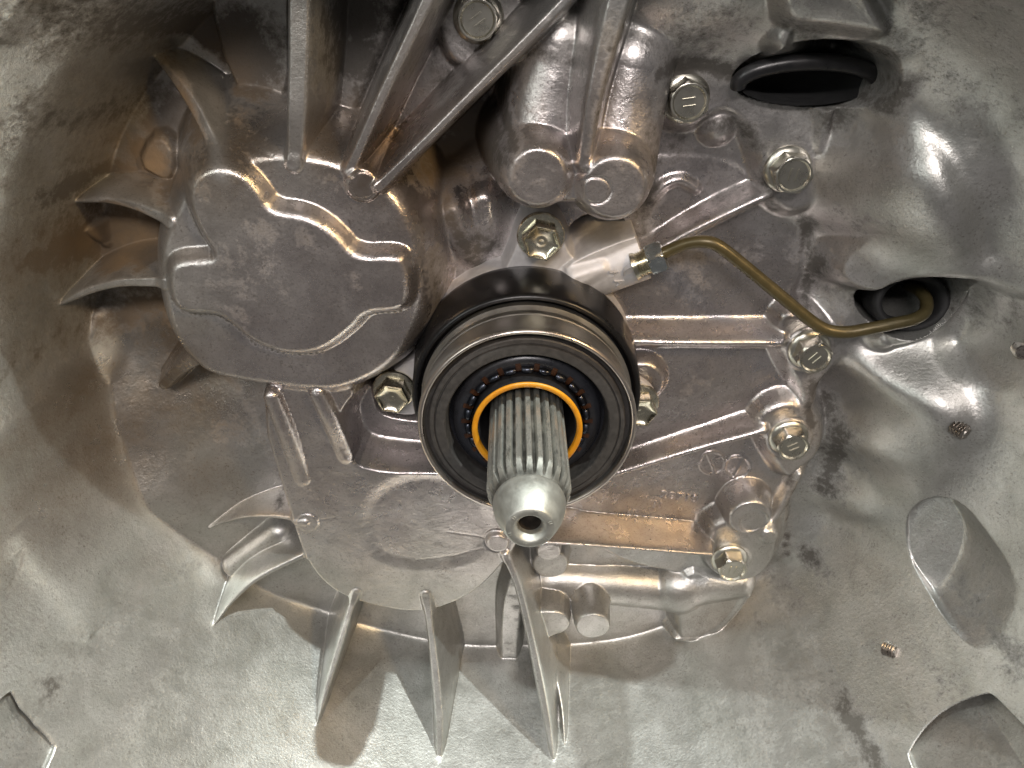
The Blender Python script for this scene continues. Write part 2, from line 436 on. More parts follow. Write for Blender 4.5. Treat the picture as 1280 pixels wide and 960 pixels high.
def base_surface(X, Y):
    c = 7.0; n = len(CP)
    d = np.sqrt((CP[:, None, 0]-CP[None, :, 0])**2+(CP[:, None, 1]-CP[None, :, 1])**2+c*c)
    A = np.zeros((n+3, n+3)); A[:n, :n] = d-np.eye(n)*2.0
    A[:n, n] = 1; A[:n, n+1:] = CP[:, :2]; A[n:, :n] = A[:n, n:].T
    wgt = np.linalg.solve(A, np.concatenate((CP[:, 2], np.zeros(3))))
    H = np.full(X.shape, wgt[n], np.float32)+wgt[n+1]*X+wgt[n+2]*Y
    Xf, Yf = X.astype(np.float32), Y.astype(np.float32)
    for i in range(n):
        H += np.float32(wgt[i])*np.sqrt((Xf-np.float32(CP[i, 0]))**2+(Yf-np.float32(CP[i, 1]))**2+np.float32(c*c))
    th = np.degrees(np.arctan2(Y, X)); r = np.hypot(X, Y); B_ = np.array(BELL, float)
    t0 = np.arange(-180, 181, 2.); kern = np.hanning(15); kern /= kern.sum()
    def sm(col):
        v = np.interp(t0, B_[:, 0], B_[:, col]); v = np.concatenate((v[-16:-1], v, v[1:16]))
        return np.interp(th, t0, np.convolve(v, kern, 'same')[15:-15])
    cone = (r-sm(1))*sm(2)-10
    fl = np.interp(th, [-180, -172, -160, 95, 115, 180], [1, .8, 0, 0, 1, 1])
    flare = 46+(r-(sm(1)+7.5))*2.0+(1-fl)*400
    dd = np.maximum(14-np.abs(cone-flare), 0); cone = np.minimum(cone, flare)-dd*dd/56
    bl = np.interp(th, [-180, -60, -40, 60, 80, 180], [16, 16, 30, 30, 16, 16])
    dd = np.maximum(bl-np.abs(H-cone), 0)
    H = np.maximum(H, cone)+dd*dd/(4*bl)
    return np.minimum(H.astype(np.float64), np.interp(Y, [-110, 50], [140, 90]))

R = Relief(-236, 232, -222, 208, 0.46, base_surface)
# --- upper left: pads between the fins of the bearing cover
R.plateau([(266,44),(312,146),(362,141),(362,-60),(262,-60)], -6, 6, 1.2, 2, 'wall_pad', 1)
R.plateau([(414,-60),(418,150),(428,160),(438,152),(500,10),(510,-60)], -2, 2.2, 2, 3, 'wall_pad', 1)
R.plateau([(472,190),(484,192),(520,158),(575,108),(560,60),(540,50),(505,105)], -2, 2.2, 2, 3, 'wall_pad', 1)
R.plateau([(560,75),(545,20),(560,-40),(650,-40),(655,20),(620,62),(590,85)], 4, 3, 1.5, 2, 'bolt_boss', 2)
R.plateau([(172,207),(186,174),(206,172),(219,196),(214,226),(200,224)], 2, 3, 1.2, 2, 'wall_pad', 1)
R.plateau([(205,226),(168,210),(160,225),(185,245)], -6, 2, 1.5, 2, None, 1)
R.rib([(156,262,-8),(150,300,-10)], 2.0, 3, 1.5, 2)
R.rib([(105,290,4),(130,304,-4)], 1.2, 2, 1, 2)
R.rib([(92,470,10),(118,400,2)], 1.0, 1, 1, 3)
# --- two rail posts at the top
R.rib([(675,215,32),(688,130,28),(702,60,26)], [13.5,13,13], name='post_shank', tube=1.0, blend=4)
R.rib([(772,228,30),(785,140,26),(796,85,24)], [14,14,14], name='post_shank', tube=1.0, blend=4)
R.plateau([(690,200),(735,190),(770,210),(770,270),(735,255),(700,255),(680,250)], 36, 5, 2, 4, None, 2)
R.disc(672, 222, 11.3, 40, 'post_end', k=6, r=3.6, blend=3)
R.disc(768, 235, 12.0, 40, 'post_end', k=6, r=3.6, blend=3)
R.rib([(790,-60,44),(765,30,43),(742,125,42),(730,205,39)], [3.6,3.4,2.6,2.2], 5, 1.4, 4, 'rib')
# --- the large bearing cover
R.plateau([(246,206),(296,182),(370,176),(446,196),(500,232),(528,276),(540,330),(540,384),(524,432),(490,470),(440,494),(400,499),(326,490),(258,478),(228,452),(208,424),(196,392),(188,350),(188,306),(200,268),(218,232)], 26.5, 4.5, 6.0, 5, 'bearing_cover', 2)
R.plateau([(234,236),(244,217),(270,207),(300,214),(322,236),(338,264),(382,268),(418,290),(444,322),(496,319),(509,330),(511,376),(500,389),(456,391),(440,412),(402,440),(360,444),(318,430),(288,404),(268,392),(230,392),(215,380),(209,345),(216,327),(264,325),(268,316),(250,292),(238,264)], 32.0, 2.2, 2.2, 1.8, 'raised_panel', 2)
R.disc(452, 232, 5.4, 28.4, 'gate_mark', k=4, r=.5, blend=.8)
# --- web and lower cover
R.plateau([(312,480),(440,470),(446,520),(458,552),(520,562),(600,560),(660,600),(655,668),(636,700),(596,742),(545,764),(500,766),(440,752),(404,730),(378,694),(362,648),(335,565)], [24,24,22,20,20,19,18,18,18,18,18,19,20,20,21,23], 5, 1.6, 3, 'lower_cover', 2)
R.plateau([(445,500),(466,470),(530,430),(600,430),(600,556),(520,554),(462,546),(449,526)], 5, 3.5, 2.0, 3, 'bolt_recess', 2, cut=True)
R.rib([(338,500,27),(356,545,26),(378,600,22.5)], [3.2,3.6,3.0], name='web_rib', tube=.8, blend=3)
R.rib([(396,497,27),(412,530,26),(432,572,22)], [3.2,3.6,3.0], name='web_rib', tube=.8, blend=3)
R.sink([(452,640),(480,605),(530,590),(590,605),(618,650),(605,690),(560,708),(500,706),(462,690)], 1.0, 7)
R.disc(622, 680, 4.6, 20.2, 'gate_mark', k=4, r=.5, blend=.8)
R.disc(384, 654, 4.6, 22.4, 'gate_mark', k=4, r=.6, blend=.8)
# --- fins of the covers: crest from the cover rim out to the wall
def fin(path, z_in, hw, up=1., **kw):
    """path from the wall end to the cover; the wall end sits on the wall"""
    p = np.array(path, float); t = np.concatenate(([0], np.cumsum(np.hypot(*np.diff(p, axis=0).T)))); t /= t[-1]
    z0 = R.surf(*path[0])+up
    R.rib([(a[0], a[1], z0+(z_in-z0)*q) for a, q in zip(path, t)], hw, **dict(dict(k=9., r=1.3, blend=5., name='rib'), **kw))
fin([(192,70),(215,95),(240,130),(262,172),(284,212)], 27, [1.2,2.2,2.8,2.8,3.2])
R.rib([(374,-60,31),(373,60,31),(370,150,30),(368,205,26)], [4.0,3.8,3.6,3.2], 9, 1.6, 5, 'rib')
R.rib([(560,-60,33),(525,20,32),(480,115,31),(436,215,29)], [2.8,2.6,2.4,2.4], 9, 1.6, 5, 'rib')
R.rib([(775,-75,36),(700,8,35),(600,108,33),(520,188,31),(474,234,29)], [2.4,2.3,2.2,2.2,2.6], 9, 1.6, 5, 'rib')
fin([(94,252),(130,250),(168,258),(212,276)], 25, [1.0,1.7,2.0,2.6], r=.9)
fin([(76,380),(110,364),(150,354),(207,353)], 25, [1.0,1.7,2.0,2.4], r=.9)
R.rib([(204,482,6),(222,464,14),(258,440,24)], [2.6,2.8,3.2], 7, 1.2, 3, 'rib')
fin([(262,660),(300,648),(340,646),(382,652)], 22, [.7,1.3,1.6,2.0])
fin([(268,782),(290,752),(325,722),(386,692)], 19, [.7,1.5,1.8,2.0])
fin([(396,906),(408,862),(422,815),(436,768),(446,738)], 19, [.8,1.8,2.0,2.0,2.4])
fin([(549,943),(549,900),(544,840),(537,780),(532,742)], 18, [2.0,2.4,2.4,2.2,2.8])
fin([(692,950),(682,890),(664,800),(648,735),(632,695)], 19, [1.2,2.2,2.2,2.2,2.4])
fin([(706,935),(703,890),(694,840)], 20, [.6,1.0,1.0])
R.rib([(292,716,12),(345,676,10)], 6.5, name='wall_pad', tube=.9, blend=4, smooth=False)
# --- ribbed plate on the right
R.plateau([(760,200),(830,190),(900,190),(960,230),(1008,262),(1004,300),(1002,345),(985,385),(1000,420),(1010,480),(1012,520),(1010,590),(985,620),(985,665),(965,705),(930,735),(860,720),(760,700),(720,640),(700,500),(720,380)], 0, 3, 2, 3, 'bolt_plate', 2)
R.bump([(1112,170,26),(1140,225,30),(1180,285,34),(1215,330,36)], 11, 19)
R.bump([(1150,95,44),(1195,180,48),(1240,270,52),(1275,340,56)], -3.0, 5)
R.rib([(800,326,7),(860,293,9),(912,267,10),(962,244,10)], 1.3, 3, 1.3, 5, 'rib')
R.rib([(760,428,10),(860,430,11),(978,430,11)], 1.3, 2.4, 1.3, 5, 'rib')
R.rib([(770,594,9),(860,566,9.5),(955,540,10)], 1.3, 2.6, 1.3, 5, 'rib')
R.rib([(640,677,20),(700,680,20),(800,687,19),(890,694,18)], 1.1, 9, .8, 3, 'rib')
R.plateau([(820,118),(836,92),(868,84),(910,96),(950,106),(1030,118),(1048,140),(1032,190),(1030,235),(1012,262),(985,268),(960,248),(952,205),(938,168),(912,136),(886,146),(866,160),(832,156)], 9, 2.6, 2.4, 4.0, 'bolt_boss', 2)
R.disc(901, 161, 4.2, 8.5, 'bolt_boss', k=2.2, r=3.5, blend=2)
R.rib([(1041,122,17),(1034,150,14),(1026,185,10)], 1.3, 2.5, 1., 3, None)
R.plateau([(972,402),(985,388),(1015,394),(1046,410),(1060,440),(1040,462),(1020,485),(1018,512),(1002,512),(1002,490),(986,464),(974,440)], 7.5, 2.6, 2.4, 4.0, 'bolt_boss', 2)
R.disc(1012, 438, 9.3, 8.5, None, k=3.5, r=1.2, blend=1.5)
R.plateau([(944,530),(958,510),(990,500),(1016,516),(1030,545),(1022,572),(1000,588),(985,600),(972,585),(960,565)], 7.5, 2.6, 2.4, 4.0, 'bolt_boss', 2)
R.disc(987, 550, 9.6, 8.5, None, k=3.5, r=1.2, blend=1.5)
R.rib([(1000,595,4),(975,640,6),(960,660,8)], 1.2, 2, 1.2, 3, None)
R.plateau([(884,664),(908,648),(930,650),(975,664),(968,700),(950,722),(920,730),(890,716)], 10, 2.6, 2.4, 4.0, 'bolt_boss', 2)
R.disc(914, 703, 9.2, 11, None, k=3.5, r=1.2, blend=1.5)
R.disc(938, 648, 9.5, 13, 'bolt_boss', k=4.5, r=1.4, blend=2)
R.disc(942, 650, 6.0, 11.0, None, k=2.5, r=1.0, blend=.8, cut=True)
R.disc(962, 672, 4.0, 11, None, k=3.5, r=1.4, blend=2)
# concentric cast arcs on the plate
R.rib([(815,250,2.5),(832,232,2.8),(852,226,2.8),(870,236,2.5)], .9, 1.6, 1., 2, None)
R.disc(852, 468, 12, .6, None, k=.5, r=1.5, blend=1)
R.disc(800, 480, 10.0, 7, 'bolt_boss', k=3.2, r=2, blend=3)
R.rib([(604,255,4),(600,300,4),(560,320,3)], [3,4,3], 1.5, 2, 4, None)
R.rib([(565,270,8),(575,300,7),(590,322,3)], [4,4,3], 2, 2.5, 4, 'wall_pad')
R.plateau([(735,282),(770,280),(775,300),(745,318),(722,322),(716,300)], -60, 14, 1.2, 2, None, 2, cut=True, zm=-2)
# --- drain gallery under the shaft
R.rib([(690,742,4),(770,748,5),(850,756,5)], [11,11.5,12], name='gallery_tube', tube=1.0, blend=3, smooth=False)
R.rib([(852,755,8),(853,756.5,8)], [13.5,13.5], name='gallery_collar', tube=1.0, blend=1.5, smooth=False)
R.plateau([(848,712),(900,722),(942,735),(938,748),(918,775),(890,795),(858,803),(846,798)], 3, 3.0, 2.0, 3, 'gallery_flange', 2)
R.rib([(868,748,7),(928,740,6)], [11,8], name='gallery_tube', tube=1.0, blend=3, smooth=False)
R.rib([(846,800,3.5),(880,797,3.5),(910,778,4),(936,746,5)], 1.1, 3, 1, 2, None)
R.disc(688, 706, 9.5, 7, 'drain_post', k=16, r=2, blend=3)
R.disc(686, 690, 6.2, 15, 'drain_post', k=16, r=1.4, blend=2)
R.disc(741, 783, 9.2, 20, 'drain_post', k=26, r=1.8, blend=3)
R.plateau([(655,765),(700,762),(716,775),(710,790),(690,796),(672,808)], 16, 12, 1.2, 2, 'drain_post', 2)
R.rib([(636,830,0),(640,760,4),(650,720,6)], [5,5.5,5], 5, 2, 3, 'wall_pad')
# --- right wall: overhanging brow, breather hole, slot, upper ledges
R.plateau([(1042,352),(1090,369),(1130,348),(1180,338),(1232,352),(1300,385),(1330,330),(1250,230),(1130,240),(1060,290)], [19,21,26,31,38,48,44,32,20,10], 5, 2.4, 14, 'brow', 2)
R.sink([(1197,353),(1240,364),(1282,392),(1290,440),(1240,470),(1190,452),(1202,400)], 12, 14)
R.rib([(1196,350,26),(1196,376,27),(1178,402,26),(1148,418,22),(1112,428,16)], [3,3.5,3.5,3.5,3], k=2.0, r=2.6, blend=5, name='hole_rim')
R.plateau([(1093,378),(1130,350),(1182,346),(1186,368),(1170,396),(1140,408),(1108,404)], -60, 14, 1.2, 2.0, None, 2, cut=True, zm=18)
R.plateau([(926,98),(960,78),(1010,69),(1062,74),(1098,86),(1094,112),(1060,122),(1000,118),(950,110)], -45, 14, 1.5, 2, 'boot_recess', 2, cut=True, zm='surf')
R.wrib([(985,47),(1040,53),(1108,68)], [4,4,1.5], [3.2,3.2,2.5], k=3, r=1.6, blend=2, name='ledge_rib')
R.sink([(958,-80),(966,18),(985,30),(1040,34),(1108,46),(1090,10),(1060,-80)], -7, 5, 'wall_pad')
R.plateau([(1136,640),(1165,621),(1200,629),(1226,662),(1252,704),(1247,748),(1216,788),(1192,784),(1160,738),(1128,690)], [19,20,24,29,36,43,48,46,34,24], 14, 2.0, 2.0, 'slot_recess', 2, cut=True, zm='surf')
# --- left wall: light-catching facet, torn pad, corners
def facet(poly, at, lift, gx, gy, **kw):
    """flat light-catching facet through a point just above the wall, tilted by (gx, gy), bounded by photo pixels"""
    c = P(*at, R.surf(*at)+lift); zs = []
    for a in poly:
        z = c[2]
        for _ in range(30):
            g = P(a[0], a[1], z); z = .5*z+.5*(c[2]+gx*(g[0]-c[0])+gy*(g[1]-c[1]))
        zs.append(z)
    R.plateau(poly, zs, **kw)
facet([(60,552),(110,580),(192,652),(180,700),(120,760),(40,740),(2,690),(6,640),(30,590)], (96,640), 7, -1.6, -2.6, k=6, r=3, blend=6, name='light_catch_facet')  # added facet, tilted upward to catch lamp light as a bright patch
R.sink([(24,655),(48,644),(108,664),(136,700),(132,760),(118,794),(92,762),(60,716),(34,690)], -6, 4, 'wall_pad', 2)
R.sink([(-14,884),(14,915),(62,975),(-14,975)], 24, 4, 'corner_recess', 1)
R.sink([(1252,888),(1279,915),(1279,959),(1148,959)], 45, 4.5, 'corner_recess', 0)
R.bump([(a[0], a[1], R.surf(*a)) for a in ((36,0),(18,22),(4,42))], 2.5, 2.2)
# --- scratches, cracks and cast-in marks
for path, a, w in (
  ([(330,432,26.3),(372,452,26),(380,456,26),(384,462,26),(390,455,26),(400,455,26)], -.12, .3),
  ([(560,665,18),(600,672,18),(610,676,18)], -.2, .3), ([(520,700,18),(570,695,18),(604,686,18)], -.2, .3),
  ([(300,186,26),(322,190,26),(340,196,26)], -.35, .4),
  ([(395,652,22),(420,648,22)], -.15, .3),
  ([(985,860,24),(1000,895,34),(1022,925,46)], .35, .6), ([(860,880,22),(866,900,28)], .3, .5)):
    R.bump(path, a, w)
for path in ([(30,650),(50,643),(62,646),(86,652),(100,656),(114,668)], [(137,702),(134,735),(130,750),(126,768),(119,796),(122,804)], [(8,745),(22,715),(26,690)]):
    R.bump([(a[0], a[1], R.surf(*a)) for a in path], -1.0, .5)
for cx, cy, z, rad in ((452,232,28.6,20),(745,238,40.2,19),(622,680,20.2,16),(890,578,.3,16),(922,584,.3,16)):
    ring = [(cx+rad*math.cos(a), cy+rad*.88*math.sin(a), z) for a in np.linspace(0, 2*math.pi, 28)[:-1]]
    R.bump(ring, .6 if cy in (578, 584) else -.4, .42, True)
R.bump([(884,567,0),(893,590,0)], .6, .4); R.bump([(929,573,0),(917,596,0)], .6, .45)
R.bump([(896,572,0),(902,570,0)], .3, .3); R.bump([(881,582,0),(884,580,0)], .3, .35)
# undulation of the raw casting
R.H += .12*value_noise(R.X, R.Y, 9, 1)+.04*value_noise(R.X, R.Y, 3.1, 2)+.02*value_noise(R.X, R.Y, 1.3, 3)

# --- dirt and shade map (grime, painted crevice shade, oil film) and the matte oxidised outer shell
grime_shade = np.zeros(R.X.shape); oil = np.zeros(R.X.shape)
DIRT_SHADE_LINES = (  # strokes of dirt that also paint shade into crevices
 ([(238,262,28),(250,292,28),(268,318,28)], 5, .8), ([(208,345,28),(214,382,28),(230,394,28),(268,394,28),(288,406,28),(318,433,28),(360,447,28),(402,443,28)], 4, .75), ([(456,393,28),(500,391,28)], 4, .8),  # dirt with step shade painted along the panel edges
 ([(1005,275,2),(1015,320,0),(1010,370,0)], 18, .75), ([(960,180,0),(945,215,0),(965,255,0)], 14, .7), ([(880,150,0),(915,145,0),(945,175,0)], 16, .7),
 ([(1010,470,0),(1000,500,-2),(1008,520,0)], 14, .8), ([(1035,500,-4),(1045,560,-4),(1030,610,-4)], 24, .75), ([(985,590,0),(990,640,0),(985,700,-4)], 16, .65),
 ([(800,150,4),(815,230,0),(800,290,0)], 22, .7), ([(820,85,12),(860,78,14),(900,88,12),(940,98,8)], 18, .85), ([(560,250,0),(590,320,0),(615,345,0)], 18, .8),
 ([(225,470,2),(250,460,4),(290,500,6)], 12, .6), ([(300,520,8),(325,560,8),(350,620,8)], 16, .55), ([(545,300,6),(550,360,6),(540,400,8)], 14, .6),
 ([(640,170,24),(630,130,10),(620,80,0)], 16, .8), ([(735,180,30),(745,120,30),(760,40,30)], 9, .6), ([(710,70,18),(690,60,10),(660,50,4)], 14, .7),
 ([(1110,70,30),(1060,60,26),(990,36,36)], 14, .6), ([(1050,110,6),(1090,120,14),(1120,100,26)], 20, .7), ([(1100,370,14),(1060,360,12)], 14, .6),
 ([(930,110,6),(1000,118,8),(1040,125,8)], 16, .75), ([(860,800,-4),(910,790,-4),(940,760,-2)], 14, .5), ([(640,720,0),(655,800,-8),(670,840,-4)], 14, .5),
 ([(150,770,50),(200,745,36),(280,715,12)], 14, .45), ([(440,770,0),(500,785,-8),(560,785,-8)], 16, .45))
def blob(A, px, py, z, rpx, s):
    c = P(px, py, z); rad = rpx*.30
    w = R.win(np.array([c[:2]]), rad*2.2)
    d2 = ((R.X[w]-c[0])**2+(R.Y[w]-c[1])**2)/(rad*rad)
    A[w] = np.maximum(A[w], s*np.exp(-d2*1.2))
for b_ in ((310,70,-6,70,.95),(265,40,-18,40,1.1),(270,130,-12,45,.9),(440,50,-4,70,.8),(520,20,0,60,.75),(600,150,-8,60,.9),(620,60,4,50,.5),(165,285,-18,60,1.1),(165,215,-10,35,.9),(185,330,-18,45,1.05),(210,150,-14,35,.9),(180,380,-8,35,.8),  # recesses between fins: grime deepened by painted shade
  (850,100,10,45,.8),(830,190,2,60,.55),(1000,110,9,60,.6),(1040,150,14,40,.75),(760,20,20,60,.45),(860,60,14,90,.5),(1010,30,40,90,.38),
  (900,230,2,55,.5),(850,330,0,55,.5),(1010,310,4,40,.6),(1025,480,7,35,.75),(1050,590,12,60,.6),(1030,540,9,40,.6),(860,480,1,45,.35),(770,300,-2,40,.7),
  (1220,400,30,50,.6),(1060,380,12,45,.5),(980,740,2,45,.5),(960,770,0,40,.45),(820,720,4,30,.4),(330,300,30,60,.36),(300,340,30,70,.38),(300,210,27,60,.3),
  (285,545,5,40,.55),(600,310,2,45,.75),(560,330,2,40,.5),(340,600,12,25,.4),(1150,150,38,80,.33),(1080,290,28,60,.35),(100,690,38,40,.3),(230,830,40,80,.28),(150,780,40,50,.25),
  (660,880,34,40,.25),(560,705,18,16,.5),(800,620,0,30,.35),(440,560,20,30,.3),(430,600,20,35,.25),(1180,680,34,60,.3)):
    blob(grime_shade, *b_)
for pts_, w_, s_ in DIRT_SHADE_LINES:
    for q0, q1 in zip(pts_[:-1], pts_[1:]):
        for f_ in np.linspace(0, 1, 7): blob(grime_shade, *(np.array(q0)*(1-f_)+np.array(q1)*f_), w_, s_)
for b_ in ((190,210,0,50,.95),(170,290,-10,60,.9),(300,170,5,60,.75),(270,110,-10,60,.75),(430,170,5,40,.6),(480,190,2,40,.85),(560,220,-6,60,.6),(530,250,10,40,.45),(200,420,0,90,.8),(230,490,0,100,.75),(160,540,8,80,.62),(130,470,2,60,.6),(1230,930,80,60,.9),(250,590,4,60,.4),
  (780,640,6,90,.34),(850,650,3,60,.34),(470,480,12,30,.6),(800,480,7,30,.5),(900,770,4,45,.25),(770,360,0,40,.3),(300,510,12,40,.4)):
    blob(oil, *b_)
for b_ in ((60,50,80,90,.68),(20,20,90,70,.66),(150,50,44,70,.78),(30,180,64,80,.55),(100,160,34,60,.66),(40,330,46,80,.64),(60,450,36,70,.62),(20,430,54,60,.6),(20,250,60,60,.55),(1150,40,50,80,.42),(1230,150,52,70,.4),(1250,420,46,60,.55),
  (1190,700,32,45,.5),(1230,935,80,50,.95),(1265,905,80,40,.95),(300,60,-6,60,1.1),(440,70,-2,50,.95),(445,20,-2,50,1.0),(510,60,-2,30,.8),(590,170,-12,45,1.1),(620,90,-6,30,.9),(560,190,-14,40,1.0),  # slot, corner opening and rib gaps: more shade painted in
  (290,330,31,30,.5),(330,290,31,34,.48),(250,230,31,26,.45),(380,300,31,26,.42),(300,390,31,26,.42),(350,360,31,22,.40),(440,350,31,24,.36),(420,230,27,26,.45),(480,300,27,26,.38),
  (690,140,28,30,.45),(790,150,26,34,.42),(770,215,38,26,.3),(670,230,40,26,.3),(120,300,2,44,1.1),(110,230,10,34,.9),(150,300,-2,50,1.15),(180,200,0,40,1.0),(190,300,0,40,1.1),(215,150,0,40,1.0),(150,400,0,40,.8),(200,385,-2,40,.8),(1000,745,-6,30,.8),(1010,690,-4,30,.7),(870,360,0,40,.45),(930,320,0,40,.42),(880,480,0,34,.36),  # includes painted shade for the left recess
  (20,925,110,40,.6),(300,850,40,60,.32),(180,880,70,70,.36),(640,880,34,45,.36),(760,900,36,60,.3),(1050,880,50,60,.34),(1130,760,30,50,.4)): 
    blob(grime_shade, *b_)
for b_ in ((150,238,8,38,1.15),(135,330,10,36,1.15),(185,345,14,26,1.0),(240,120,12,36,1.05),(262,160,16,26,.9),(195,245,14,26,1.1),(440,120,10,40,.7),(560,110,14,40,.7)):  # oily fin sides, with their shade painted on as well
    blob(grime_shade, *b_)
def keep_crest_bright(path, w_mm, amt):
    """clear the painted grime and shade so a crest stays bright"""
    G = np.array([P(*p) for p in path])[:, :2]
    w = R.win(G, w_mm*3); D = np.full(R.X[w].shape, 1e9)
    for a, b in zip(G[:-1], G[1:]):
        e = b-a; t = np.clip(((R.X[w]-a[0])*e[0]+(R.Y[w]-a[1])*e[1])/(e@e), 0, 1)
        D = np.minimum(D, np.hypot(R.X[w]-a[0]-e[0]*t, R.Y[w]-a[1]-e[1]*t))
    f = 1-amt*np.exp(-(D/w_mm)**2); grime_shade[w] *= f; oil[w] *= f  # crest left light against the painted shade
keep_crest_bright([(94,252,22),(130,250,23),(168,258,24),(212,276,25)], 2.2, .95)
keep_crest_bright([(76,380,22),(110,364,23),(150,354,24),(207,353,25)], 2.2, .95)
keep_crest_bright([(192,70,18),(215,95,20),(240,130,22),(262,172,24),(284,212,26)], 3.2, .95)
keep_crest_bright([(374,-60,31),(373,60,31),(370,150,30),(368,205,26)], 4.2, .9)
keep_crest_bright([(560,-60,33),(525,20,32),(480,115,31),(436,215,29)], 3.2, .9)
keep_crest_bright([(775,-75,36),(700,8,35),(600,108,33),(520,188,31),(474,234,29)], 3.2, .9)
rad = np.hypot(R.X, R.Y)
oxide = np.clip((rad-95)/45, 0, 1)
low = np.clip((-R.Y-55)/50, 0, 1)*.85
oxide = np.clip(np.maximum(oxide*.9, low)+.18*value_noise(R.X, R.Y, 14, 5), 0, 1)

housing = root('transmission_housing', 'grey cast aluminium bell housing interior with fins, bosses and bolts', 'gearbox housing')
keep = (rad < 234)
def part_for(l, nm): return (nm if l else 'bell_wall', housing)
R.build(keep, part_for, M['cast'], {'grime_shade': grime_shade, 'oil': oil, 'oxide': oxide})

# cast-in figures on the plate
def text_mesh(name, body, size, at, right, up, nrm, mat, parent, depth=.35):
    cu = bpy.data.curves.new(name, 'FONT'); cu.body = body; cu.size = size; cu.extrude = depth; cu.bevel_depth = .08
    cu.align_x = 'CENTER'; cu.align_y = 'CENTER'
    tmp = bpy.data.objects.new(name, cu); link(tmp)
    dg = bpy.context.evaluated_depsgraph_get(); me = bpy.data.meshes.new_from_object(tmp.evaluated_get(dg))
    V = np.array([v.co for v in me.vertices]); F = [tuple(p.vertices) for p in me.polygons]
    bpy.data.objects.remove(tmp)
    W = np.outer(V[:, 0], right)+np.outer(V[:, 1], up)+np.outer(V[:, 2], nrm)+np.array(at)
    return mesh_G(name, W, F, mat, parent, False)
tx = np.array([.985, -.17, 0]); ty = np.array([.17, .985, 0])
text_mesh('cast_number', '28710', 5.6, P(849,621,R.surf(849,621)+.35), tx*1.25, ty, np.array([0, 0, 1]), M['cast'], housing, .5)
text_mesh('cast_number', '11', 5.0, P(822,631,R.surf(822,636)+.35), tx, ty, np.array([0, 0, 1]), M['cast'], housing, .5)

# ------------------------------------------------------------------ bolts
def hexr(af, rot=0):
    a = af/2
    return lambda th: a/np.cos((th+rot+math.pi/6) % (math.pi/3)-math.pi/6)
def bolt_meshes():
    """flange bolt with a round dished head: (flange, head, mark) in local mm, axis +Z"""
    fl = lathe([(8.0, -1), (8.1, .6), (7.8, 1.1), (6.4, 1.9), (5, 2.1)], 56)
    hd = lathe_min(hexr(12), [(7.2, 1.0), (7.2, 6.8), (6.6, 7.6), (6.0, 8.2), (5.75, 8.3), (5.35, 8.25), (5.05, 7.8), (4.8, 7.45), (3, 7.4), (.05, 7.4)], 72)
    bars = []
    for y in (-1.15, 1.15):
        x0, x1, h = -2.1, 2.1, .3
        V = np.array([(x0, y-h, 7.35), (x1, y-h, 7.35), (x1, y+h, 7.35), (x0, y+h, 7.35), (x0+.1, y-h+.1, 7.8), (x1-.1, y-h+.1, 7.8), (x1-.1, y+h-.1, 7.8), (x0+.1, y+h-.1, 7.8)])
        bars.append((V, [(0, 1, 5, 4), (1, 2, 6, 5), (2, 3, 7, 6), (3, 0, 4, 7), (4, 5, 6, 7)]))
    return fl, hd, bars
def csc_bolt_meshes():
    fl = lathe([(8.4, -1), (8.5, .7), (8.1, 1.3), (6.4, 1.9), (5, 2.0)], 56)
    hx = hexr(12)
    th = np.arange(72)*2*math.pi/72; s = hx(th)
    prof = [(1.0, 1.0), (1.0, 7.6), (.97, 8.2), (.93, 8.4), (.90, 8.35), (.86, 7.9)]
    V = np.concatenate([np.column_stack((s*f*np.cos(th), s*f*np.sin(th), np.full(72, z))) for f, z in prof])
    inner = [(4.2, 7.2), (2.6, 6.7), (1.6, 6.6), (1.2, 6.75), (.6, 6.6), (.05, 6.5)]
    V = np.vstack([V]+[np.column_stack((r*np.cos(th), r*np.sin(th), np.full(72, z))) for r, z in inner])
    m = len(prof)+len(inner)
    F = [(i*72+j, i*72+(j+1) % 72, (i+1)*72+(j+1) % 72, (i+1)*72+j) for i in range(m-1) for j in range(72)]
    return fl, (V, F)
_cache = {}
def local_mesh(key, name, V, F, mat, sharp=35):
    if key in _cache: return _cache[key]
    me = bpy.data.meshes.new(name); me.from_pydata((np.asarray(V)*MM).tolist(), [], F)
    me.polygons.foreach_set('use_smooth', np.ones(len(me.polygons), dtype=bool)); me.set_sharp_from_angle(angle=math.radians(sharp))
    me.materials.append(mat); _cache[key] = me
    return me
def place_bolt(parent, at, spin, kind='dish'):
    at = np.array(at)-origin_of(parent)
    if kind == 'dish':
        fl, hd, bars = bolt_meshes()
        meshes = [('flange', local_mesh('f', 'flange', *fl, M['bolt']))]+[('grade_mark', local_mesh('b%d' % i, 'grade_mark', *q, M['bolt'])) for i, q in enumerate(bars)]
        o = bpy.data.objects.new('bolt', local_mesh('h', 'bolt', *hd, M['bolt']))
    else:
        fl, hd = csc_bolt_meshes()
        meshes = [('flange', local_mesh('cf', 'flange', *fl, M['zinc']))]
        o = bpy.data.objects.new('bolt', local_mesh('ch', 'bolt', *hd, M['zinc']))
    link(o); o.parent = parent; o.location = toB(at); o.rotation_euler = (math.radians(90), 0, 0)
    o.rotation_euler = (Matrix.Rotation(math.radians(90), 3, 'X') @ Matrix.Rotation(spin, 3, 'Z')).to_euler()
    for nm, me in meshes:
        c = link(bpy.data.objects.new(nm, me)); c.parent = o
    return o
for px, py, z, spin in ((856,122,9,.15),(984,211,9,1.45),(1011,436,8.6,.85),(985,546,8.6,.5),(911,698,11,1.5),(598,21,4,.6)):
    place_bolt(housing, P(px, py, z), spin)

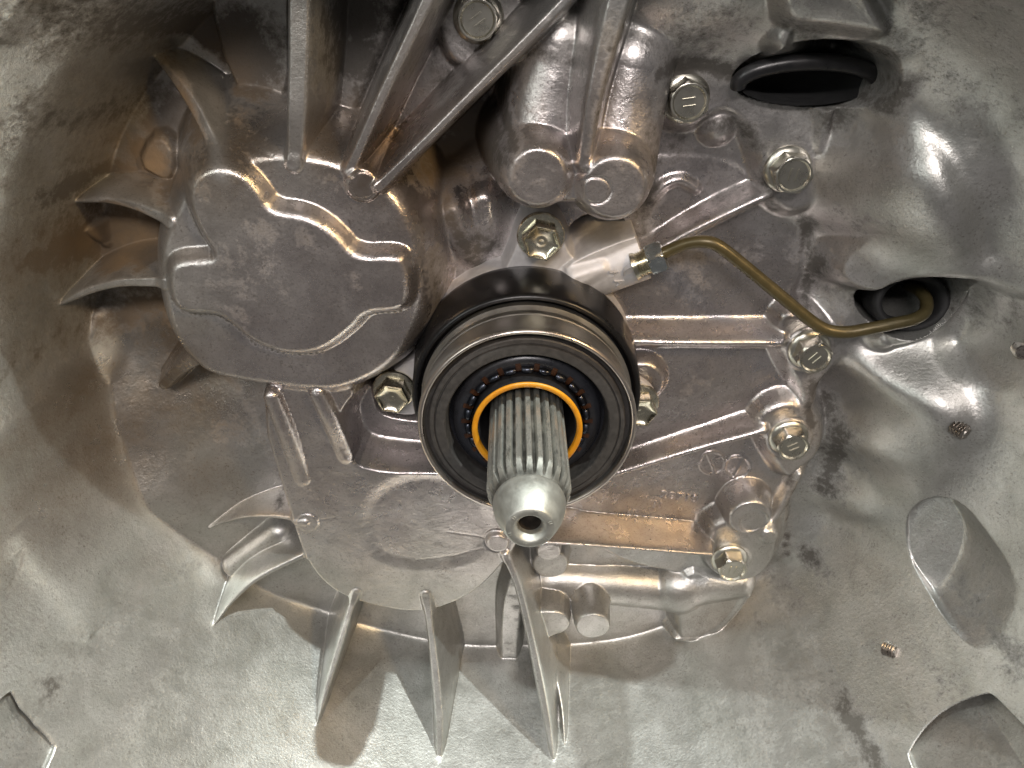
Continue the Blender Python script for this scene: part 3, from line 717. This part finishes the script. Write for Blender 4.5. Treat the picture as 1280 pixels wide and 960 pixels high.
# threaded stud ends that come through the wall
def stud(px, py, z, axis, length=7, r=3.1):
    prof = []; n = int(length/1.1)
    for i in range(n): prof += [(r, i*1.1-2), (r-.75, i*1.1+.55-2)]
    prof += [(r-.9, n*1.1-2), (.05, n*1.1-1.9)]
    V, F = lathe(prof, 28)
    return mesh_G('stud_end', orient(V, axis, P(px, py, z)), F, M['stud'], housing, sharp=25)
surf = R.surf
stud(1198, 536, surf(1198, 536), (.55, -.1, .8), 6.5)
stud(1112, 812, surf(1112, 812), (.55, .35, .75), 6)
stud(1277, 436, surf(1277, 436)-1, (-.35, .1, .93), 6)

# ------------------------------------------------------------------ clutch slave cylinder with release bearing
csc = root('clutch_slave_cylinder', 'silver concentric slave cylinder with black dust boot and release bearing round the splined shaft', 'slave cylinder', (0, 0, 6))
B = Relief(-70, 75, -60, 80, .4, -30.)
B.disc(*[660, 462], 39, 9, 'body', k=8, r=1, blend=1) if False else None
c0 = np.zeros(2)
w = B.win(np.array([[-42., -42.], [42., 42.]]), 8); d = np.hypot(B.X[w], B.Y[w])
B.put(w, 10-B.drop(d-41.5, 8, 1), 1, 'body')
B.plateau([(620,350),(634,330),(650,292),(662,272),(692,272),(704,296),(716,322),(740,330),(740,380),(640,380)], 10.5, 8, .9, 2, None, 2)
B.plateau([(530,440),(500,455),(470,478),(470,505),(490,520),(530,520),(560,480)], 9, 8, .9, 2, None, 2)
B.plateau([(770,470),(800,470),(822,490),(822,520),(795,535),(770,530)], 9, 8, .9, 2, None, 2)
B.rib([(712,364,13),(812,328,15)], [9.8,9.4], tube=1.0, blend=3, smooth=False)
B.plateau([(700,340),(720,322),(795,292),(806,296),(812,312),(730,350)], 12, 7, .9, 1.5, None, 1)
B.rib([(720,352,15),(752,338,14)], [3,2], 2, 2, 3)
# square end of the pipe union
ua = P(738, 353, 13)[:2]; ub = P(807, 328, 14)[:2]; ud = (ub-ua)/np.linalg.norm(ub-ua)
cutd = (B.X-ub[0])*ud[0]+(B.Y-ub[1])*ud[1]
B.H = np.where(cutd > 0, np.minimum(B.H, 14-cutd*40), B.H)
B.H += .05*value_noise(B.X, B.Y, 4, 11)
zero = np.zeros(B.H.shape)
B.L[:] = 1
B.build(B.H > -9, lambda l, nm: ('body', csc), M['body'], {})
# union mark: two letters and a round boss
lu = np.array([ud[0], ud[1], 0]); lr = np.array([ud[1], -ud[0], 0])
def bsurf(px, py):
    for z in np.arange(40, -20, -.2):
        g = P(px, py, z); i = int(round((g[0]-B.x[0])/B.dx)); j = int(round((g[1]-B.y[0])/B.dx))
        if 0 <= i < len(B.x) and 0 <= j < len(B.y) and B.H[j, i] >= z: return z
    return 10
for px, py in ((768, 341), (774, 352)):
    p = P(px, py, bsurf(px, py)); nrm = np.array([ud[1]*.42, -ud[0]*.42, .907]); r2 = np.cross(lu, nrm)
    text_mesh('cast_letter', 'A', 4.6, p+nrm*.15, r2, lu, nrm, M['body'], csc, .4)
p = P(790, 340, bsurf(790, 340)); V, F = lathe([(3.3, -1.2), (3.3, .15), (3.1, .3), (2.9, .12), (.05, .12)], 40)
mesh_G('round_boss', orient(V, (ud[1]*.5, -ud[0]*.5, .86), p), F, M['body'], csc, sharp=40)
# dust boot
V, F = lathe([(41, 9), (42.6, 11), (42.8, 14), (42.2, 22), (41.6, 32), (41.0, 33.6), (40.0, 34), (39.2, 33.2), (38.9, 30), (36, 30)], 160)
mesh_G('dust_boot', V, F, M['gloss_black'], csc)
# release bearing: shell, face, inner plate, cage, ring
rim = mesh_G('bearing_shell', *lathe([(37.2, 28), (37.9, 33.4), (38.0, 34.4), (37.4, 35.2), (36.9, 36), (36.9, 38.4), (37.25, 38.8), (37.25, 39.6), (37.0, 39.9), (37.0, 46.4), (37.35, 46.8), (37.35, 48.2), (37.7, 50.2), (37.5, 51.4)], 180), M['race'], csc, sharp=25)
mesh_G('shell_rim', *lathe([(37.5, 51.4), (37.1, 52.2), (36.4, 52.4), (35.9, 51.9), (35.6, 50.8)], 180), M['race_rim'], rim)
face = mesh_G('bearing_face', *lathe([(35.6, 50.8), (35.4, 49.0), (34.0, 48.8), (33.8, 50.6), (33.4, 51.0), (32.2, 51.2), (31.9, 50.7), (31.6, 50.7), (31.4, 51.4), (28.9, 51.9), (28.4, 51.8), (28.0, 51.3), (27.7, 48), (27.3, 43.5)], 180), M['race_dark'], csc, sharp=28)
plate = mesh_G('inner_plate', *lathe([(27.3, 43.5), (26.3, 43.5), (25.8, 45.8), (25.2, 47.2), (23, 47.6), (21.6, 47.6), (21.0, 46.8), (20.4, 44)], 160), M['plate_dark'], csc)
NL = 22
for i in range(NL):
    a = (i+.5)*2*math.pi/NL; hw_ = .56*math.pi/NL*1.05
    # shiny lug between two brown slots
    vs = []; fs = []; prof = [(22.0, 47.4), (21.7, 48.6), (20.9, 49.4), (20.0, 49.2), (19.4, 48.0), (19.2, 44)]
    for t in np.linspace(-1, 1, 6):
        e = 1-.12*abs(t)**4
        for r_, z_ in prof:
            vs.append((r_*math.cos(a+t*hw_*1.12), r_*math.sin(a+t*hw_*1.12), 44+(z_-44)*e))
    n_ = len(prof)
    for q in range(5):
        for k_ in range(n_-1): fs.append((q*n_+k_, (q+1)*n_+k_, (q+1)*n_+k_+1, q*n_+k_+1))
    mesh_G('cage_lug', np.array(vs), fs, M['lug'], csc)
    a2 = i*2*math.pi/NL; vs = []; fs = []; prof = [(23.0, 47.3), (22.8, 47.9), (20.2, 47.5), (19.2, 46.5)]
    for t in (-1, -.6, .6, 1):
        for r_, z_ in prof:
            f_ = hw_*.62 if r_ < 22.7 or abs(t) < .7 else hw_*.45
            vs.append((r_*math.cos(a2+t*f_), r_*math.sin(a2+t*f_), z_))
    for q in range(3):
        for k_ in range(3): fs.append((q*4+k_, (q+1)*4+k_, (q+1)*4+k_+1, q*4+k_+1))
    mesh_G('cage_slot', np.array(vs), fs, M['slot'], csc, False)
mesh_G('retaining_ring', *lathe([(18.9, 53.2), (18.9, 53.6), (18.7, 53.9), (18.2, 54.0), (17.3, 53.9), (17.0, 53.5), (16.9, 50)], 140), M['yellow'], csc)
mesh_G('ring_carrier', *lathe([(18.7, 44), (18.7, 53.3)], 120), M['rubber'], csc)
mesh_G('guide_sleeve', *lathe([(16.9, 52), (16.5, 51.6), (16.3, 30), (16.2, 2)], 120), M['rubber'], csc)
for px, py, z, spin in ((676,294,10.6,.3),(493,486,9.2,.35),(797,503,9.2,.5)):
    place_bolt(csc, P(px, py, z), spin, 'hex')

# ------------------------------------------------------------------ input shaft
shaft = root('input_shaft', 'steel splined input shaft with centre hole in its rounded nose', 'shaft', (0, 0, 0))
NT = 24
def tooth(th):
    u = ((th*NT/(2*math.pi)+.5) % 1.0)-.5; u = np.abs(u)*2
    return 11.0+2.0*np.clip((.74-u)/.30, 0, 1)
zs = [2, 40, 60, 75, 82]+list(np.linspace(84, 93.2, 22))
prof = [(13.0 if z <= 86.5 else 13.0-(z-86.5)*.36, z) for z in zs]
V, F = lathe_min(tooth, prof, NT*20)
mesh_G('spline', V, F, M['spline'], shaft, sharp=30)
nz = [(10.4, 92.2), (10.9, 93.0), (10.95, 93.6)]
for t in np.linspace(0, 1, 12):
    nz.append((10.9-3.7*t**1.55, 94.0+10.0*(t**.95)))
nz += [(6.9, 104.25), (5.2, 104.35), (4.75, 104.2), (3.9, 103.2), (3.5, 102.4), (3.3, 101)]
mesh_G('nose', *lathe(nz, 96), M['nose'], shaft, sharp=40)
mesh_G('centre_hole', *lathe([(3.3, 101), (3.25, 97), (2.6, 93), (.05, 91.5)], 48), M['dark_hole'], shaft)
for a0 in (20, 75, 140, 200, 255, 320):
    for da in (-3.5, 3.5):
        a = math.radians(a0+da); u = np.array([math.cos(a), math.sin(a), 0]); v = np.array([-math.sin(a), math.cos(a), 0])
        c = u*6.15+np.array([0, 0, 104.28]); V = np.array([c+u*x+v*y+np.array([0, 0, z]) for z in (0, .16) for x, y in ((-.55, -.12), (.55, -.12), (.55, .12), (-.55, .12))])
        mesh_G('punch_mark', V, [(4, 5, 6, 7), (0, 1, 5, 4), (1, 2, 6, 5), (2, 3, 7, 6), (3, 0, 4, 7)], M['nose'], shaft, False)

# ------------------------------------------------------------------ hydraulic pipe
pipe = root('hydraulic_pipe', 'bent olive brown hydraulic pipe running from union nut into wall opening', 'pipe', P(818, 323, 13))
pp = [P(*q) for q in ((806,326,13),(830,316,14),(856,305,16),(878,302,18),(897,307,19),(925,328,20),(965,361,21),(1000,390,22),(1018,404,22.5),(1036,413,23),(1060,415,23.5),(1090,410,24),(1120,404,24),(1142,399,23),(1156,390,20),(1158,376,14),(1150,364,6),(1140,358,-6),(1132,356,-18))]
V, F = sweep(catmull(pp, 8), 2.25, 22)
mesh_G('tube', V, F, M['pipe'], pipe)
nd = P(838, 314, 14)-P(806, 326, 13.)
V, F = lathe_min(hexr(10.5), [(4.4, -3.2), (5.6, -2.6), (6.2, -2.2), (6.2, 2.4), (5.5, 3.0), (4.2, 3.3), (2.3, 3.2)], 72)
mesh_G('union_nut', orient(V, nd, P(820, 322, 13.5), .2), F, M['blue_zinc'], pipe, sharp=35)
pr = []
for i in range(6): pr += [(5.0, -6.5+i*.8), (4.6, -6.1+i*.8)]
pr = [(5.4, -8)]+pr+[(4.4, -1.5)]
V, F = lathe(pr, 48); mesh_G('threaded_collar', orient(V, nd, P(819, 322.4, 13.5)), F, M['zinc'], pipe, sharp=25)

# ------------------------------------------------------------------ rubber parts in the openings
g = P(1010, 104, 14)
boot = root('rubber_boot', 'glossy black rubber boot in dark opening beside the upper flange bolts', 'rubber boot', g)
pts = [g+np.array([22*math.cos(a), 6.8*math.sin(a), 3*math.sin(a)]) for a in np.linspace(math.radians(-8), math.radians(188), 49)]
V, F = sweep(pts, 2.6, 18); mesh_G('lip', V, F, M['rubber'], boot)
V, F = lathe([(22, -1), (19, -5), (16, -16), (.05, -17)], 60); V = V*np.array([1, .32, 1]); mesh_G('bellows', V+g, F, M['matt_rubber'], boot)
g = P(1140, 378, 12)
gr = root('hole_grommet', 'dark grey rubber grommet lining the opening the pipe enters', 'grommet', g)
V, F = lathe([(13.6, -14), (13.8, -2), (13.2, .5), (12.0, 1), (10.5, 0), (9.8, -3), (9.6, -22), (.05, -40)], 64)  # closed black bottom added to darken the bore
mesh_G('sleeve', orient(V*np.array([1, .8, 1]), (-.1, .25, .95), g), F, M['matt_rubber'], gr)
for o in bpy.data.objects:
    if 'g0' in o: del o['g0']
